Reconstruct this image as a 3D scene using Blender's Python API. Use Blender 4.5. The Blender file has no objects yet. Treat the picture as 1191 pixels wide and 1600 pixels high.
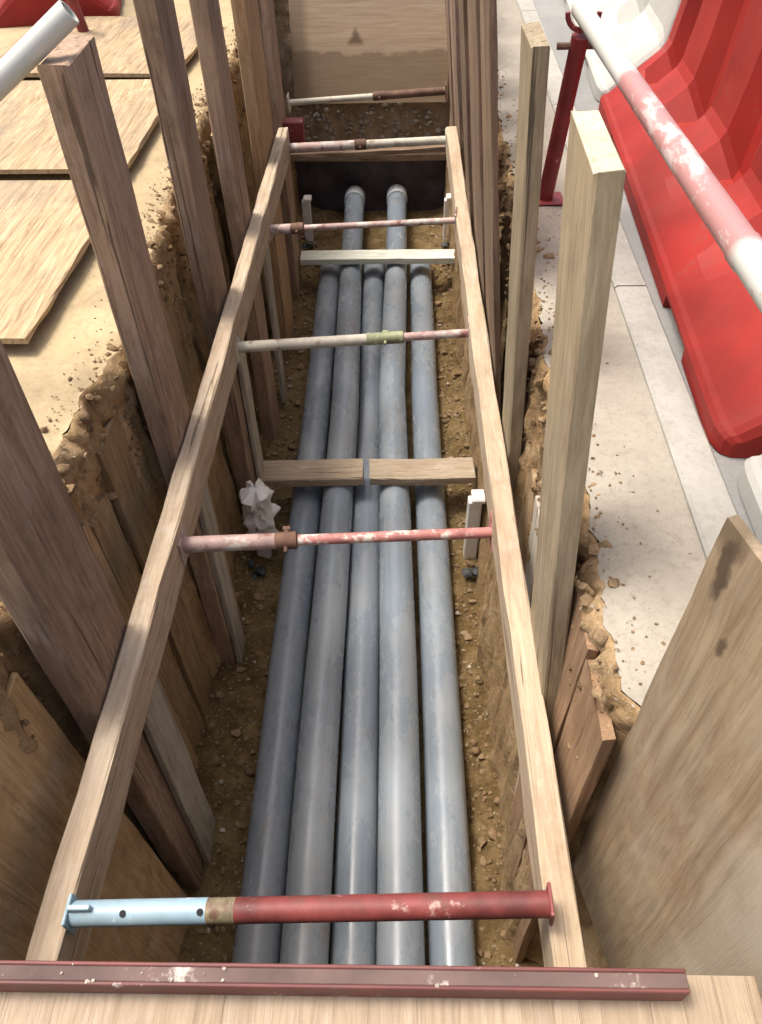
import bpy, math, random
from mathutils import Matrix, Vector, noise

# ------------------------------------------------------------------ camera, world, sun, exposure
scene = bpy.context.scene
COL = scene.collection
rng = random.Random(11)

cam_data = bpy.data.cameras.new('camera')
cam = bpy.data.objects.new('camera', cam_data)
COL.objects.link(cam)
cam_data.sensor_width = 36.0
cam_data.lens = 26.861
cam_data.clip_start = 0.02
cam_data.clip_end = 500.0
CAM_AXES = ((0.999723, 0.001255, 0.023495), (0.015394, 0.720307, -0.693484), (-0.017794, 0.693654, 0.720088))
cam.matrix_world = Matrix(((CAM_AXES[0][0], CAM_AXES[0][1], CAM_AXES[0][2], 0.0),
                           (CAM_AXES[1][0], CAM_AXES[1][1], CAM_AXES[1][2], 0.0),
                           (CAM_AXES[2][0], CAM_AXES[2][1], CAM_AXES[2][2], 1.42),
                           (0, 0, 0, 1)))
scene.camera = cam

SUN_DIR = Vector((-0.36, 0.13, 0.92)).normalized()      # towards the sun: high, from the far left
SUN_EL = math.asin(SUN_DIR.z)
SUN_AZ = math.atan2(SUN_DIR.x, SUN_DIR.y)
world = bpy.data.worlds.new('World')
scene.world = world
world.use_nodes = True
wn = world.node_tree
wn.nodes.clear()
w_out = wn.nodes.new('ShaderNodeOutputWorld')
w_bg = wn.nodes.new('ShaderNodeBackground')
w_sky = wn.nodes.new('ShaderNodeTexSky')
w_sky.sky_type = 'NISHITA'
w_sky.sun_disc = False
w_sky.sun_elevation = SUN_EL
w_sky.sun_rotation = SUN_AZ
w_sky.air_density = 1.0
w_sky.dust_density = 8.0
w_sky.ozone_density = 0.3
w_bg.inputs['Strength'].default_value = 0.145
wn.links.new(w_sky.outputs[0], w_bg.inputs[0])
wn.links.new(w_bg.outputs[0], w_out.inputs[0])

sun_data = bpy.data.lights.new('sun', 'SUN')
sun_data.energy = 1.7
sun_data.angle = math.radians(16.0)
sun_data.color = (1.0, 0.972, 0.93)
sun = bpy.data.objects.new('sun', sun_data)
COL.objects.link(sun)
sun.rotation_euler = SUN_DIR.to_track_quat('Z', 'Y').to_euler()
sun.location = (-4, 4, 9)

scene.view_settings.view_transform = 'Standard'
scene.view_settings.look = 'None'
scene.view_settings.exposure = 0.8
scene.view_settings.gamma = 1.0
scene.view_settings.use_curve_mapping = False
scene.render.engine = 'CYCLES'
scene.cycles.max_bounces = 8
scene.cycles.diffuse_bounces = 6

# ------------------------------------------------------------------ helpers: objects
def tag(o, label=None, cat=None, group=None, kind=None):
    if label: o['label'] = label
    if cat: o['category'] = cat
    if group: o['group'] = group
    if kind: o['kind'] = kind
    return o

def empty(name, loc=(0, 0, 0)):
    o = bpy.data.objects.new(name, None)
    o.empty_display_size = 0.1
    COL.objects.link(o)
    o.location = loc
    return o

class MB:
    """collects vertices and faces, then links them as one mesh object"""
    def __init__(self): self.v = []; self.f = []
    def quadgrid(self, rows):
        b = len(self.v); n = len(rows[0])
        for r in rows: self.v.extend(r)
        for i in range(len(rows) - 1):
            for j in range(n - 1):
                a = b + i * n + j
                self.f.append((a, a + 1, a + n + 1, a + n))
    def loops(self, loops, caps=True, close=True):
        b = len(self.v); n = len(loops[0])
        for l in loops: self.v.extend(l)
        for i in range(len(loops) - 1):
            for j in range(n if close else n - 1):
                a = b + i * n; k = (j + 1) % n
                self.f.append((a + j, a + k, a + n + k, a + n + j))
        if caps:
            self.f.append(tuple(b + j for j in reversed(range(n))))
            e = b + (len(loops) - 1) * n
            self.f.append(tuple(e + j for j in range(n)))
    def box(self, x0, x1, y0, y1, z0, z1, c=0.004):
        def ring(z, i):
            a, b_, d, e = x0 + i, x1 - i, y0 + i, y1 - i
            q = c
            return [(a + q, d, z), (b_ - q, d, z), (b_, d + q, z), (b_, e - q, z),
                    (b_ - q, e, z), (a + q, e, z), (a, e - q, z), (a, d + q, z)]
        self.loops([ring(z0, c), ring(z0 + c, 0), ring(z1 - c, 0), ring(z1, c)])
    def lathe(self, prof, axis='X', n=20, origin=(0, 0, 0), caps=True):
        ls = []
        for t, r in prof:
            l = []
            for k in range(n):
                a = 2 * math.pi * k / n
                c, s = r * math.cos(a), r * math.sin(a)
                p = {'X': (t, c, s), 'Y': (s, t, c), 'Z': (c, s, t)}[axis]
                l.append((p[0] + origin[0], p[1] + origin[1], p[2] + origin[2]))
            ls.append(l)
        self.loops(ls, caps)
    def tube(self, pts, r, n=10):
        pts = [Vector(p) for p in pts]; ls = []
        for i, p in enumerate(pts):
            d = (pts[min(i + 1, len(pts) - 1)] - pts[max(i - 1, 0)]).normalized()
            u = d.orthogonal().normalized() if i == 0 else (u - d * u.dot(d)).normalized()
            w = d.cross(u)
            rr = r[i] if isinstance(r, (list, tuple)) else r
            ls.append([tuple(p + (u * math.cos(2 * math.pi * k / n) + w * math.sin(2 * math.pi * k / n)) * rr) for k in range(n)])
        self.loops(ls)
    def rock(self, c, r, seed, squash=0.75):
        g = (1 + 5 ** .5) / 2
        vs = [(-1, g, 0), (1, g, 0), (-1, -g, 0), (1, -g, 0), (0, -1, g), (0, 1, g), (0, -1, -g), (0, 1, -g), (g, 0, -1), (g, 0, 1), (-g, 0, -1), (-g, 0, 1)]
        fs = [(0, 11, 5), (0, 5, 1), (0, 1, 7), (0, 7, 10), (0, 10, 11), (1, 5, 9), (5, 11, 4), (11, 10, 2), (10, 7, 6), (7, 1, 8), (3, 9, 4), (3, 4, 2), (3, 2, 6), (3, 6, 8), (3, 8, 9), (4, 9, 5), (2, 4, 11), (6, 2, 10), (8, 6, 7), (9, 8, 1)]
        q = random.Random(seed); b = len(self.v)
        rot = Matrix.Rotation(q.uniform(0, 6.3), 3, 'Z') @ Matrix.Rotation(q.uniform(0, 6.3), 3, 'X')
        sx, sy = q.uniform(.7, 1.3), q.uniform(.7, 1.2)
        for v in vs:
            p = rot @ (Vector(v).normalized() * q.uniform(.72, 1.15))
            self.v.append((c[0] + p.x * r * sx, c[1] + p.y * r * sy, c[2] + p.z * r * squash))
        self.f.extend(tuple(b + i for i in f) for f in fs)
    def build(self, name, mat, parent=None, loc=None, mw=None, smooth=False, sharp=None):
        me = bpy.data.meshes.new(name)
        me.from_pydata(self.v, [], self.f)
        me.materials.append(mat)
        if smooth:
            me.polygons.foreach_set('use_smooth', [True] * len(me.polygons))
            if sharp is not None:
                me.set_sharp_from_angle(angle=math.radians(sharp))
        me.update()
        o = bpy.data.objects.new(name, me)
        COL.objects.link(o)
        if parent: o.parent = parent
        if mw is not None: o.matrix_world = mw
        elif loc is not None: o.location = loc
        return o

def plank_mb(length, wx, wy, seed, n=10, rough=0.003, bow=0.006, slant=0.0, tear=0.0):
    """a sawn timber along local z, wx by wy in section, worn arrises, slightly bowed and uneven"""
    q = random.Random(seed); m = MB(); ls = []
    bx, by = q.uniform(-bow, bow), q.uniform(-bow, bow)
    c = min(wx, wy) * 0.06 + 0.001
    for i in range(n + 1):
        t = i / n; z = t * length
        ox, oy = bx * math.sin(math.pi * t), by * math.sin(math.pi * t)
        hx, hy = wx / 2, wy / 2
        pr = [(-hx + c, -hy), (hx - c, -hy), (hx, -hy + c), (hx, hy - c), (hx - c, hy), (-hx + c, hy), (-hx, hy - c), (-hx, -hy + c)]
        l = []
        for (x, y) in pr:
            zz = z
            if i == n: zz += slant * y + q.uniform(-tear, tear)
            if i == 0: zz += q.uniform(-tear, tear)
            l.append((x + ox + q.gauss(0, rough * .4), y + oy + q.gauss(0, rough * .4), zz))
        ls.append(l)
    m.loops(ls)
    return m

def frame_between(p0, p1, ydir):
    z = (Vector(p1) - Vector(p0)).normalized()
    y = Vector(ydir); y = (y - z * y.dot(z)).normalized()
    x = y.cross(z)
    M = Matrix((x, y, z)).transposed().to_4x4()
    M.translation = Vector(p0)
    return M, (Vector(p1) - Vector(p0)).length

def timber(name, p0, p1, wx, wy, mat, ydir=(0, 1, 0), seed=0, parent=None, **kw):
    M, L = frame_between(p0, p1, ydir)
    return plank_mb(L, wx, wy, seed, **kw).build(name, mat, parent, mw=M)

# ------------------------------------------------------------------ helpers: materials
class NT:
    def __init__(self, name):
        self.m = bpy.data.materials.new(name); self.m.use_nodes = True
        self.t = self.m.node_tree; self.t.nodes.clear()
        self.out = self.n('ShaderNodeOutputMaterial'); self.b = self.n('ShaderNodeBsdfPrincipled')
        self.l(self.b.outputs[0], self.out.inputs['Surface'])
        self.tc = self.n('ShaderNodeTexCoord')
    def n(self, t, **k):
        x = self.t.nodes.new(t)
        for a, v in k.items(): setattr(x, a, v)
        return x
    def l(self, a, b): self.t.links.new(a, b)
    def set(self, s, v):
        if hasattr(v, 'is_linked') or isinstance(v, bpy.types.NodeSocket): self.l(v, s)
        else: s.default_value = v
    def math(self, op, a, b=0.0):
        x = self.n('ShaderNodeMath', operation=op); self.set(x.inputs[0], a); self.set(x.inputs[1], b); return x.outputs[0]
    def coord(self, scale=(1, 1, 1), rand=True, rot=(0, 0, 0)):
        mp = self.n('ShaderNodeMapping'); mp.inputs['Scale'].default_value = scale; mp.inputs['Rotation'].default_value = rot
        if rand:
            oi = self.n('ShaderNodeObjectInfo')
            sc = self.n('ShaderNodeVectorMath', operation='SCALE'); sc.inputs[0].default_value = (17.3, 9.1, 23.7)
            self.l(oi.outputs['Random'], sc.inputs['Scale'])
            ad = self.n('ShaderNodeVectorMath', operation='ADD')
            self.l(self.tc.outputs['Object'], ad.inputs[0]); self.l(sc.outputs[0], ad.inputs[1])
            self.l(ad.outputs[0], mp.inputs['Vector'])
        else:
            self.l(self.tc.outputs['Object'], mp.inputs['Vector'])
        return mp.outputs[0]
    def noise(self, vec, scale, detail=4.0, rough=0.6, dist=0.0):
        x = self.n('ShaderNodeTexNoise'); self.l(vec, x.inputs['Vector'])
        x.inputs['Scale'].default_value = scale; x.inputs['Detail'].default_value = detail
        x.inputs['Roughness'].default_value = rough; x.inputs['Distortion'].default_value = dist
        return x.outputs['Fac']
    def ramp(self, fac, stops):
        x = self.n('ShaderNodeValToRGB'); self.l(fac, x.inputs[0]); e = x.color_ramp.elements
        while len(e) < len(stops): e.new(0.5)
        for i, (p, c) in enumerate(stops):
            e[i].position = p; e[i].color = (*c, 1) if len(c) == 3 else c
        return x.outputs[0]
    def step(self, fac, a, b):
        x = self.n('ShaderNodeMapRange'); self.l(fac, x.inputs[0])
        x.inputs[1].default_value = a; x.inputs[2].default_value = b; return x.outputs[0]
    def mix(self, fac, a, b, mode='MIX'):
        x = self.n('ShaderNodeMix', data_type='RGBA', blend_type=mode)
        self.set(x.inputs[0], fac)
        for s, v in ((x.inputs[6], a), (x.inputs[7], b)):
            if isinstance(v, tuple): s.default_value = (*v, 1) if len(v) == 3 else v
            else: self.l(v, s)
        return x.outputs[2]
    def tint(self, col, lo, hi):
        oi = self.n('ShaderNodeObjectInfo'); h = self.n('ShaderNodeHueSaturation')
        mr = self.n('ShaderNodeMapRange'); self.l(oi.outputs['Random'], mr.inputs[0])
        mr.inputs[3].default_value = lo; mr.inputs[4].default_value = hi
        self.l(mr.outputs[0], h.inputs['Value']); self.l(col, h.inputs['Color']); return h.outputs[0]
    def done(self, col, rough=0.8, height=None, bump=0.3, dist=0.01, metal=0.0, spec=0.5):
        self.set(self.b.inputs['Base Color'], col if not isinstance(col, tuple) else (*col, 1))
        self.set(self.b.inputs['Roughness'], rough); self.set(self.b.inputs['Metallic'], metal)
        self.b.inputs['Specular IOR Level'].default_value = spec
        if height is not None:
            bp = self.n('ShaderNodeBump'); bp.inputs['Strength'].default_value = bump; bp.inputs['Distance'].default_value = dist
            self.l(height, bp.inputs['Height']); self.l(bp.outputs[0], self.b.inputs['Normal'])
        return self.m

def wood(name, dark, mid, light, dirt=(0.10, 0.07, 0.045), dirt_amt=0.5, knots=True, lo=0.85, hi=1.12, g=1.0, bump=0.5, dirt_sc=3.0, pale=0.0, crack=.75):
    t = NT(name)
    v = t.coord((14 * g, 14 * g, 1.1))
    warp = t.noise(t.coord((3, 3, .8)), 1.5, 2)
    grain = t.noise(v, 3.0, 6, .65, 1.2)
    fine = t.noise(t.coord((90 * g, 90 * g, 3)), 2.0, 3, .7)
    col = t.ramp(grain, [(.28, dark), (.5, mid), (.72, light)])
    col = t.mix(t.math('MULTIPLY', t.step(fine, .55, .75), .35), col, tuple(c * .55 for c in mid))
    big = t.noise(t.coord((1, 1, .45)), dirt_sc, 6, .65)
    col = t.mix(t.math('MULTIPLY', t.step(big, .5, .72), dirt_amt), col, dirt)
    ck = t.noise(t.coord((34 * g, 34 * g, .55)), 1.6, 3, .6, .5)
    col = t.mix(t.math('MULTIPLY', t.step(ck, .635, .665), crack), col, tuple(c * .3 for c in dark))
    mud = t.noise(t.coord((1, 1, .7)), 8.0, 8, .75)
    col = t.mix(t.math('MULTIPLY', t.step(mud, .53, .70), dirt_amt * .8), col, tuple(c * .8 for c in dirt))
    if pale:
        pn = t.noise(t.coord((1.3, 1.3, .8)), 7.0, 7, .7)
        col = t.mix(t.math('MULTIPLY', t.step(pn, .56, .68), pale), col, (.55, .52, .47))
    if knots:
        vo = t.n('ShaderNodeTexVoronoi'); t.l(t.coord((5, 5, 1.6)), vo.inputs['Vector']); vo.inputs['Scale'].default_value = 1.3
        col = t.mix(t.math('MULTIPLY', t.step(vo.outputs['Distance'], .11, .04), .7), col, tuple(c * .4 for c in dark))
    col = t.tint(col, lo, hi)
    h = t.math('SUBTRACT', t.math('ADD', t.math('MULTIPLY', grain, 1.0), t.math('MULTIPLY', fine, .7)), t.math('MULTIPLY', t.step(ck, .62, .67), 1.2))
    return t.done(col, .78, h, bump, .006, spec=.3)

M = {}
M['post_brown'] = wood('weathered_purple_brown_timber', (.185, .118, .08), (.325, .225, .155), (.43, .32, .23), dirt_amt=.55, lo=.78, hi=1.15, pale=.2)
M['post_orange'] = wood('orange_brown_timber', (.24, .14, .07), (.40, .26, .14), (.5, .36, .21), dirt_amt=.35)
M['post_tan'] = wood('yellowish_grey_timber', (.20, .155, .095), (.31, .25, .16), (.40, .335, .225), dirt_amt=.35, pale=.12)
M['post_dark'] = wood('dark_red_brown_timber', (.11, .072, .046), (.22, .15, .098), (.33, .24, .165), dirt_amt=.4)
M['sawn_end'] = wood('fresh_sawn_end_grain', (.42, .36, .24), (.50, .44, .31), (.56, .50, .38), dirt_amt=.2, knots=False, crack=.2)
M['wale'] = wood('pale_sawn_softwood', (.34, .255, .165), (.45, .36, .25), (.52, .435, .32), dirt=(.30, .19, .12), dirt_amt=.55, pale=.3, dirt_sc=4.5)
M['wale_left'] = wood('reddish_sawn_softwood', (.34, .25, .165), (.47, .375, .265), (.55, .46, .345), dirt=(.27, .175, .11), dirt_amt=.5, pale=.4, dirt_sc=4.5)
M['poling'] = wood('old_trench_boards', (.20, .13, .065), (.34, .235, .125), (.44, .33, .195), dirt=(.19, .12, .06), dirt_amt=.85, lo=.7, hi=1.2, pale=.2)
M['poling_red'] = wood('reddish_trench_boards', (.17, .095, .05), (.28, .175, .10), (.36, .25, .155), dirt=(.19, .12, .07), dirt_amt=.7)
M['poling_grey'] = wood('grey_trench_boards', (.30, .27, .22), (.42, .385, .32), (.5, .47, .40), dirt=(.2, .15, .09), dirt_amt=.4)
M['ply_ground'] = wood('weathered_plywood_sheet', (.18, .115, .06), (.39, .285, .165), (.50, .40, .255), dirt=(.19, .16, .125), dirt_amt=.8, lo=.95, hi=1.1, g=1.3, crack=.3)
M['ply_old'] = wood('stained_plywood', (.22, .145, .07), (.33, .235, .125), (.41, .31, .18), dirt=(.24, .20, .145), dirt_amt=.75, knots=True, g=.5, dirt_sc=2.6, pale=.35)
M['ply_near'] = wood('orange_plywood', (.25, .185, .12), (.35, .27, .19), (.42, .34, .25), dirt=(.27, .215, .15), dirt_amt=.5, g=1.2, crack=.12)
M['spacer_wood'] = wood('spacer_timber', (.24, .18, .12), (.36, .29, .205), (.45, .38, .29), dirt=(.28, .16, .11), dirt_amt=.5, pale=.3)
M['batten_white'] = wood('whitewashed_timber', (.45, .46, .38), (.62, .64, .55), (.72, .74, .66), dirt=(.35, .37, .27), dirt_amt=.6, knots=False)

def end_ply():
    t = NT('far_plywood_wet_stain_and_shade')
    v = t.coord((2, 2, 30), rand=False)
    grain = t.noise(v, 1.5, 5, .6, .6)
    col = t.ramp(grain, [(.3, (.48, .355, .225)), (.5, (.58, .44, .29)), (.7, (.65, .51, .36))])
    sx = t.n('ShaderNodeSeparateXYZ'); t.l(t.tc.outputs['Object'], sx.inputs[0])
    wob = t.noise(t.coord((1, 1, 1), rand=False), 2.2, 5, .6)
    line = t.math('ADD', sx.outputs['Z'], t.math('MULTIPLY', wob, .3))
    wet = t.step(line, .54, .50)
    col = t.mix(t.math('MULTIPLY', wet, .6), col, (.2, .145, .09))
    edge = t.math('ABSOLUTE', t.math('SUBTRACT', line, .53))
    col = t.mix(t.math('MULTIPLY', t.step(edge, .018, .004), .6), col, (.56, .45, .32))
    side = t.step(t.math('ADD', sx.outputs['X'], t.math('MULTIPLY', wob, .12)), -.42, -.5)  # shading of the panel's left part, put into its colour
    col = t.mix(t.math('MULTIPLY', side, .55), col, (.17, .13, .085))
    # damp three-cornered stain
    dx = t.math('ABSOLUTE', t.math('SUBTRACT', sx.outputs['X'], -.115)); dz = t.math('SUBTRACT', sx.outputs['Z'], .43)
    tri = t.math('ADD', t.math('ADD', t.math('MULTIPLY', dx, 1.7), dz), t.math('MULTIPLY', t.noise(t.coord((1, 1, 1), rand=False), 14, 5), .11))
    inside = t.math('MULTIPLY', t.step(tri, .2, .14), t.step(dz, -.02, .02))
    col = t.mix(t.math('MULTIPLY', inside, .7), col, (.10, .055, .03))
    return t.done(col, .8, grain, .2, .004, spec=.3)
M['end_ply'] = end_ply()

def near_ply():
    t = NT('knotty_stained_plywood')
    v = t.coord((9, 9, 1.0), rand=False)
    grain = t.noise(v, 2.0, 7, .65, 1.6)
    col = t.ramp(grain, [(.3, (.22, .155, .09)), (.5, (.32, .245, .155)), (.7, (.39, .31, .21))])
    fg = t.noise(t.coord((70, 70, 2.2), rand=False), 2.0, 5, .75)
    col = t.mix(t.math('MULTIPLY', t.step(fg, .5, .68), .55), col, (.17, .115, .065))
    sp = t.noise(t.coord((1.5, 1.5, .7), rand=False), 5.0, 8, .72)
    col = t.mix(t.math('MULTIPLY', t.step(sp, .52, .7), .65), col, (.25, .215, .165))
    col = t.mix(t.math('MULTIPLY', t.step(sp, .44, .3), .6), col, (.30, .175, .085))
    sx = t.n('ShaderNodeSeparateXYZ'); t.l(t.tc.outputs['Object'], sx.inputs[0])
    wob = t.math('MULTIPLY', t.math('SUBTRACT', t.noise(t.coord((1, 1, 1), rand=False), 22, 4), .5), .05)
    for (ky, kz, ry, rz, k) in ((-.04, 1.36, .016, .07, .85), (-.10, 1.245, .010, .028, .8), (-.02, 1.43, .05, .05, .6)):
        a = t.math('DIVIDE', t.math('SUBTRACT', t.math('ADD', sx.outputs['Y'], wob), ky), ry); b = t.math('DIVIDE', t.math('SUBTRACT', t.math('ADD', sx.outputs['Z'], wob), kz), rz)
        d = t.math('ADD', t.math('MULTIPLY', a, a), t.math('MULTIPLY', b, b))
        col = t.mix(t.math('MULTIPLY', t.step(d, 1.4, .3), k), col, (.06, .04, .025))
    pale = t.math('SUBTRACT', t.math('MULTIPLY', sp, .22), sx.outputs['Y'])
    col = t.mix(t.math('MULTIPLY', t.step(pale, .40, .50), .8), col, (.40, .345, .265))
    return t.done(col, .8, t.math('ADD', grain, t.math('ADD', sp, fg)), .4, .005, spec=.3)
M['near_ply'] = near_ply()
M['left_ply'] = wood('muddy_golden_plywood', (.30, .19, .09), (.45, .31, .16), (.54, .40, .23), dirt=(.20, .125, .065), dirt_amt=.75, g=1.0, dirt_sc=3, pale=.25, crack=.2)

def soil(name, a, b, c, rough=.95, sc=3.0, bump=.9, rand=False, stones=True):
    t = NT(name)
    v = t.coord((1, 1, 1), rand)
    n1 = t.noise(v, sc, 8, .68); n2 = t.noise(v, sc * 9, 6, .7); n3 = t.noise(v, .9, 3)
    col = t.ramp(n1, [(.32, a), (.5, b), (.68, c)])
    col = t.mix(t.math('MULTIPLY', t.step(n2, .5, .7), .55), col, tuple(x * .5 for x in a))
    col = t.mix(t.math('MULTIPLY', t.step(n3, .45, .65), .45), col, tuple(x * .8 for x in c))
    vs = t.noise(t.coord((9, 9, .9), rand), 1.6, 6, .7, .8)
    col = t.mix(t.math('MULTIPLY', t.step(vs, .52, .66), .45), col, tuple(x * .55 for x in a))
    col = t.mix(t.math('MULTIPLY', t.step(vs, .46, .34), .4), col, c)
    if stones:
        vo = t.n('ShaderNodeTexVoronoi'); t.l(v, vo.inputs['Vector']); vo.inputs['Scale'].default_value = 38
        col = t.mix(t.math('MULTIPLY', t.step(vo.outputs['Distance'], .22, .12), t.step(n2, .45, .55)), col, (.42, .37, .30))
    return t.done(col, rough, t.math('ADD', n1, t.math('MULTIPLY', n2, .6)), bump, .025, spec=.2)
M['soil'] = soil('cut_brown_clay', (.20, .125, .06), (.35, .235, .115), (.47, .345, .205), sc=4.0)
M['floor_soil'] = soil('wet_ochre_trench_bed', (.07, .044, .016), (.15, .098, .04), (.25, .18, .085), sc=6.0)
M['clod'] = soil('crumbled_clay', (.13, .08, .04), (.24, .16, .085), (.36, .26, .155), rand=True, stones=False)
M['gravel'] = soil('pale_stones', (.28, .24, .19), (.42, .37, .30), (.55, .5, .43), rand=True, stones=False, bump=.4)
M['far_soil'] = soil('gravelly_far_soil', (.22, .155, .09), (.38, .285, .18), (.48, .37, .25), sc=6)

def paving(name, a, b, dust, sc=2.0, stain=(.3, .27, .22), amt=.4):
    t = NT(name)
    v = t.coord((1, 1, 1), False)
    n4 = t.noise(v, 130, 3, .8)
    n1 = t.noise(v, sc, 7, .62); n2 = t.noise(v, 40, 6, .8); n3 = t.noise(v, sc * 3.3, 6, .7, .5)
    col = t.mix(t.step(n1, .35, .65), a, b)
    col = t.mix(t.math('MULTIPLY', t.step(n3, .52, .7), amt), col, stain)
    col = t.mix(t.math('MULTIPLY', t.step(n2, .5, .68), .5), col, dust)
    col = t.mix(t.math('MULTIPLY', t.step(n4, .60, .70), .5), col, tuple(c * .6 for c in dust))
    return t.done(col, .92, t.math('ADD', n2, t.math('MULTIPLY', n3, .8)), .35, .006, spec=.25)
M['ground'] = paving('pale_sandy_ground', (.36, .28, .165), (.46, .37, .22), (.25, .19, .115), 1.6, (.24, .185, .115), .6)
M['pavement'] = paving('dusty_concrete_pavement', (.275, .25, .205), (.37, .34, .28), (.19, .165, .125), 2.4, (.29, .26, .215), .6)
M['kerb'] = paving('pale_kerb_concrete', (.33, .32, .285), (.41, .40, .36), (.25, .235, .20), 3, (.27, .255, .215), .6)
M['road'] = paving('light_grey_concrete', (.22, .222, .215), (.30, .30, .285), (.18, .175, .165), 1.4, (.27, .265, .245), .5)

def plain(name, col, rough=.5, metal=0.0, var=.15, sc=6, bump=.1, wear=None, wear_lo=.58, wear_hi=.64, wsc=9, wear2=None, dusty=0.0, dust=(.5, .46, .4), spec=.5):
    t = NT(name)
    v = t.coord((1, 1, 1))
    n1 = t.noise(v, sc, 5, .6); n2 = t.noise(v, wsc, 7, .7)
    c = t.mix(t.step(n1, .35, .65), tuple(x * (1 - var) for x in col), tuple(min(1, x * (1 + var)) for x in col))
    rr = rough
    if dusty:
        c = t.mix(t.math('MULTIPLY', t.step(t.noise(v, 3.7, 8, .7), .42, .72), dusty), c, dust)
    if wear2:
        c = t.mix(t.step(t.noise(v, wsc * .6, 6, .7), .55, .6), c, wear2)
    if wear:
        c = t.mix(t.step(n2, wear_lo, wear_hi), c, wear)
    return t.done(c, rr, n2, bump, .003, metal, spec)
def pipe_mat():
    t = NT('dusty_grey_duct_plastic')
    a = t.noise(t.coord((1, .35, 1)), 4.0, 8, .72); b = t.noise(t.coord((60, .8, 60)), 1.0, 4, .7); c = t.noise(t.coord((1, .6, 1)), 9.0, 8, .75)
    col = t.mix(t.step(a, .35, .65), (.185, .225, .265), (.235, .275, .315))
    col = t.mix(t.math('MULTIPLY', t.step(b, .56, .66), .35), col, (.33, .35, .36))
    col = t.mix(t.math('MULTIPLY', t.step(a, .42, .78), .45), col, (.34, .34, .32))
    col = t.mix(t.math('MULTIPLY', t.step(c, .56, .74), .65), col, (.19, .15, .095))
    col = t.mix(t.math('MULTIPLY', t.step(c, .38, .26), .3), col, (.40, .395, .375))
    rough = t.math('ADD', .22, t.math('MULTIPLY', t.step(a, .45, .7), .3))
    return t.done(col, rough, t.math('ADD', c, b), .12, .002)
M['pipe'] = pipe_mat()
M['pipe_cap'] = plain('pale_grey_cap', (.55, .60, .62), .4, var=.08)
M['red_plastic'] = plain('red_barrier_plastic', (.27, .016, .011), .62, var=.25, sc=2.5, bump=.12, dusty=.35, dust=(.25, .045, .032), wear=(.20, .06, .05), wear_lo=.60, wear_hi=.72, wsc=5, spec=.35)
M['white_barrier'] = plain('scuffed_white_barrier_plastic', (.46, .46, .43), .55, var=.08, sc=3, bump=.1, dusty=.5, dust=(.36, .34, .30), wear=(.26, .24, .20), wear_lo=.62, wear_hi=.72, wsc=6, spec=.35)
M['red_paint'] = plain('flaking_red_paint', (.17, .037, .034), .6, var=.4, sc=8, bump=.25, wear=(.42, .27, .24), wear_lo=.57, wear_hi=.63, wsc=9, wear2=(.13, .05, .04))
M['red_faded'] = plain('faded_red_paint', (.42, .17, .15), .6, var=.25, sc=8, bump=.25, wear=(.62, .55, .48), wear_lo=.52, wear_hi=.58, wsc=12, wear2=(.30, .12, .10))
M['dark_red'] = plain('dark_red_painted_steel', (.20, .03, .03), .55, var=.3, sc=7, bump=.2, wear=(.42, .30, .26), wear_lo=.64, wear_hi=.68)
M['beam_red'] = plain('red_oxide_steel', (.125, .032, .028), .6, var=.25, sc=5, bump=.3, wear=(.52, .48, .44), wear_lo=.66, wear_hi=.7, wsc=7, dusty=.35, dust=(.15, .10, .085))
M['beam_dust'] = plain('dusty_beam_web', (.115, .075, .065), .85, var=.3, sc=6, bump=.4, wear=(.46, .42, .37), wear_lo=.60, wear_hi=.66, wsc=6)
M['blue_paint'] = plain('pale_blue_galvanised_tube', (.27, .40, .48), .45, var=.15, sc=9, bump=.12, wear=(.62, .66, .66), wear_lo=.58, wear_hi=.64, dusty=.2)
M['brass'] = plain('worn_thread', (.30, .26, .16), .6, .2, var=.4, sc=14, wear=(.13, .07, .045), wear_lo=.52, wear_hi=.6, wsc=9, bump=.2)
M['white_paint'] = plain('chalky_white_paint', (.47, .44, .36), .65, var=.2, sc=9, bump=.2, wear=(.24, .17, .11), wear_lo=.57, wear_hi=.64, wsc=11)
M['pink_paint'] = plain('worn_pink_paint', (.38, .26, .23), .6, var=.3, sc=9, bump=.2, wear=(.48, .44, .39), wear_lo=.5, wear_hi=.58, wsc=12, wear2=(.20, .085, .07))
M['green_metal'] = plain('mossy_green_collar', (.22, .24, .13), .6, var=.4, sc=14, bump=.3, wear=(.5, .47, .34), wear_lo=.56, wear_hi=.62)
M['rust'] = plain('rusty_steel', (.13, .07, .045), .8, var=.4, sc=12, bump=.4)
M['hole_shade'] = plain('pin_hole_shade', (.012, .012, .014), .8, var=.1)
M['rubber'] = plain('black_rubber', (.022, .026, .028), .6, var=.3, sc=15, bump=.4, dusty=.25, dust=(.1, .1, .08))
M['white_plastic'] = plain('white_plastic', (.74, .72, .67), .45, var=.06, sc=12, bump=.1, wear=(.5, .42, .3), wear_lo=.66, wear_hi=.72)
M['wrap'] = plain('crumpled_white_plastic', (.80, .79, .75), .45, var=.06, sc=9, bump=.3, wear=(.55, .49, .38), wear_lo=.60, wear_hi=.72, wsc=10)
M['cavity_shade'] = plain('cavity_shade_purple', (.045, .034, .042), .55, var=.5, sc=5, bump=.5, dusty=.3, dust=(.11, .09, .085))  # shade inside the far cavity, carried by a dark surface colour

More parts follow.
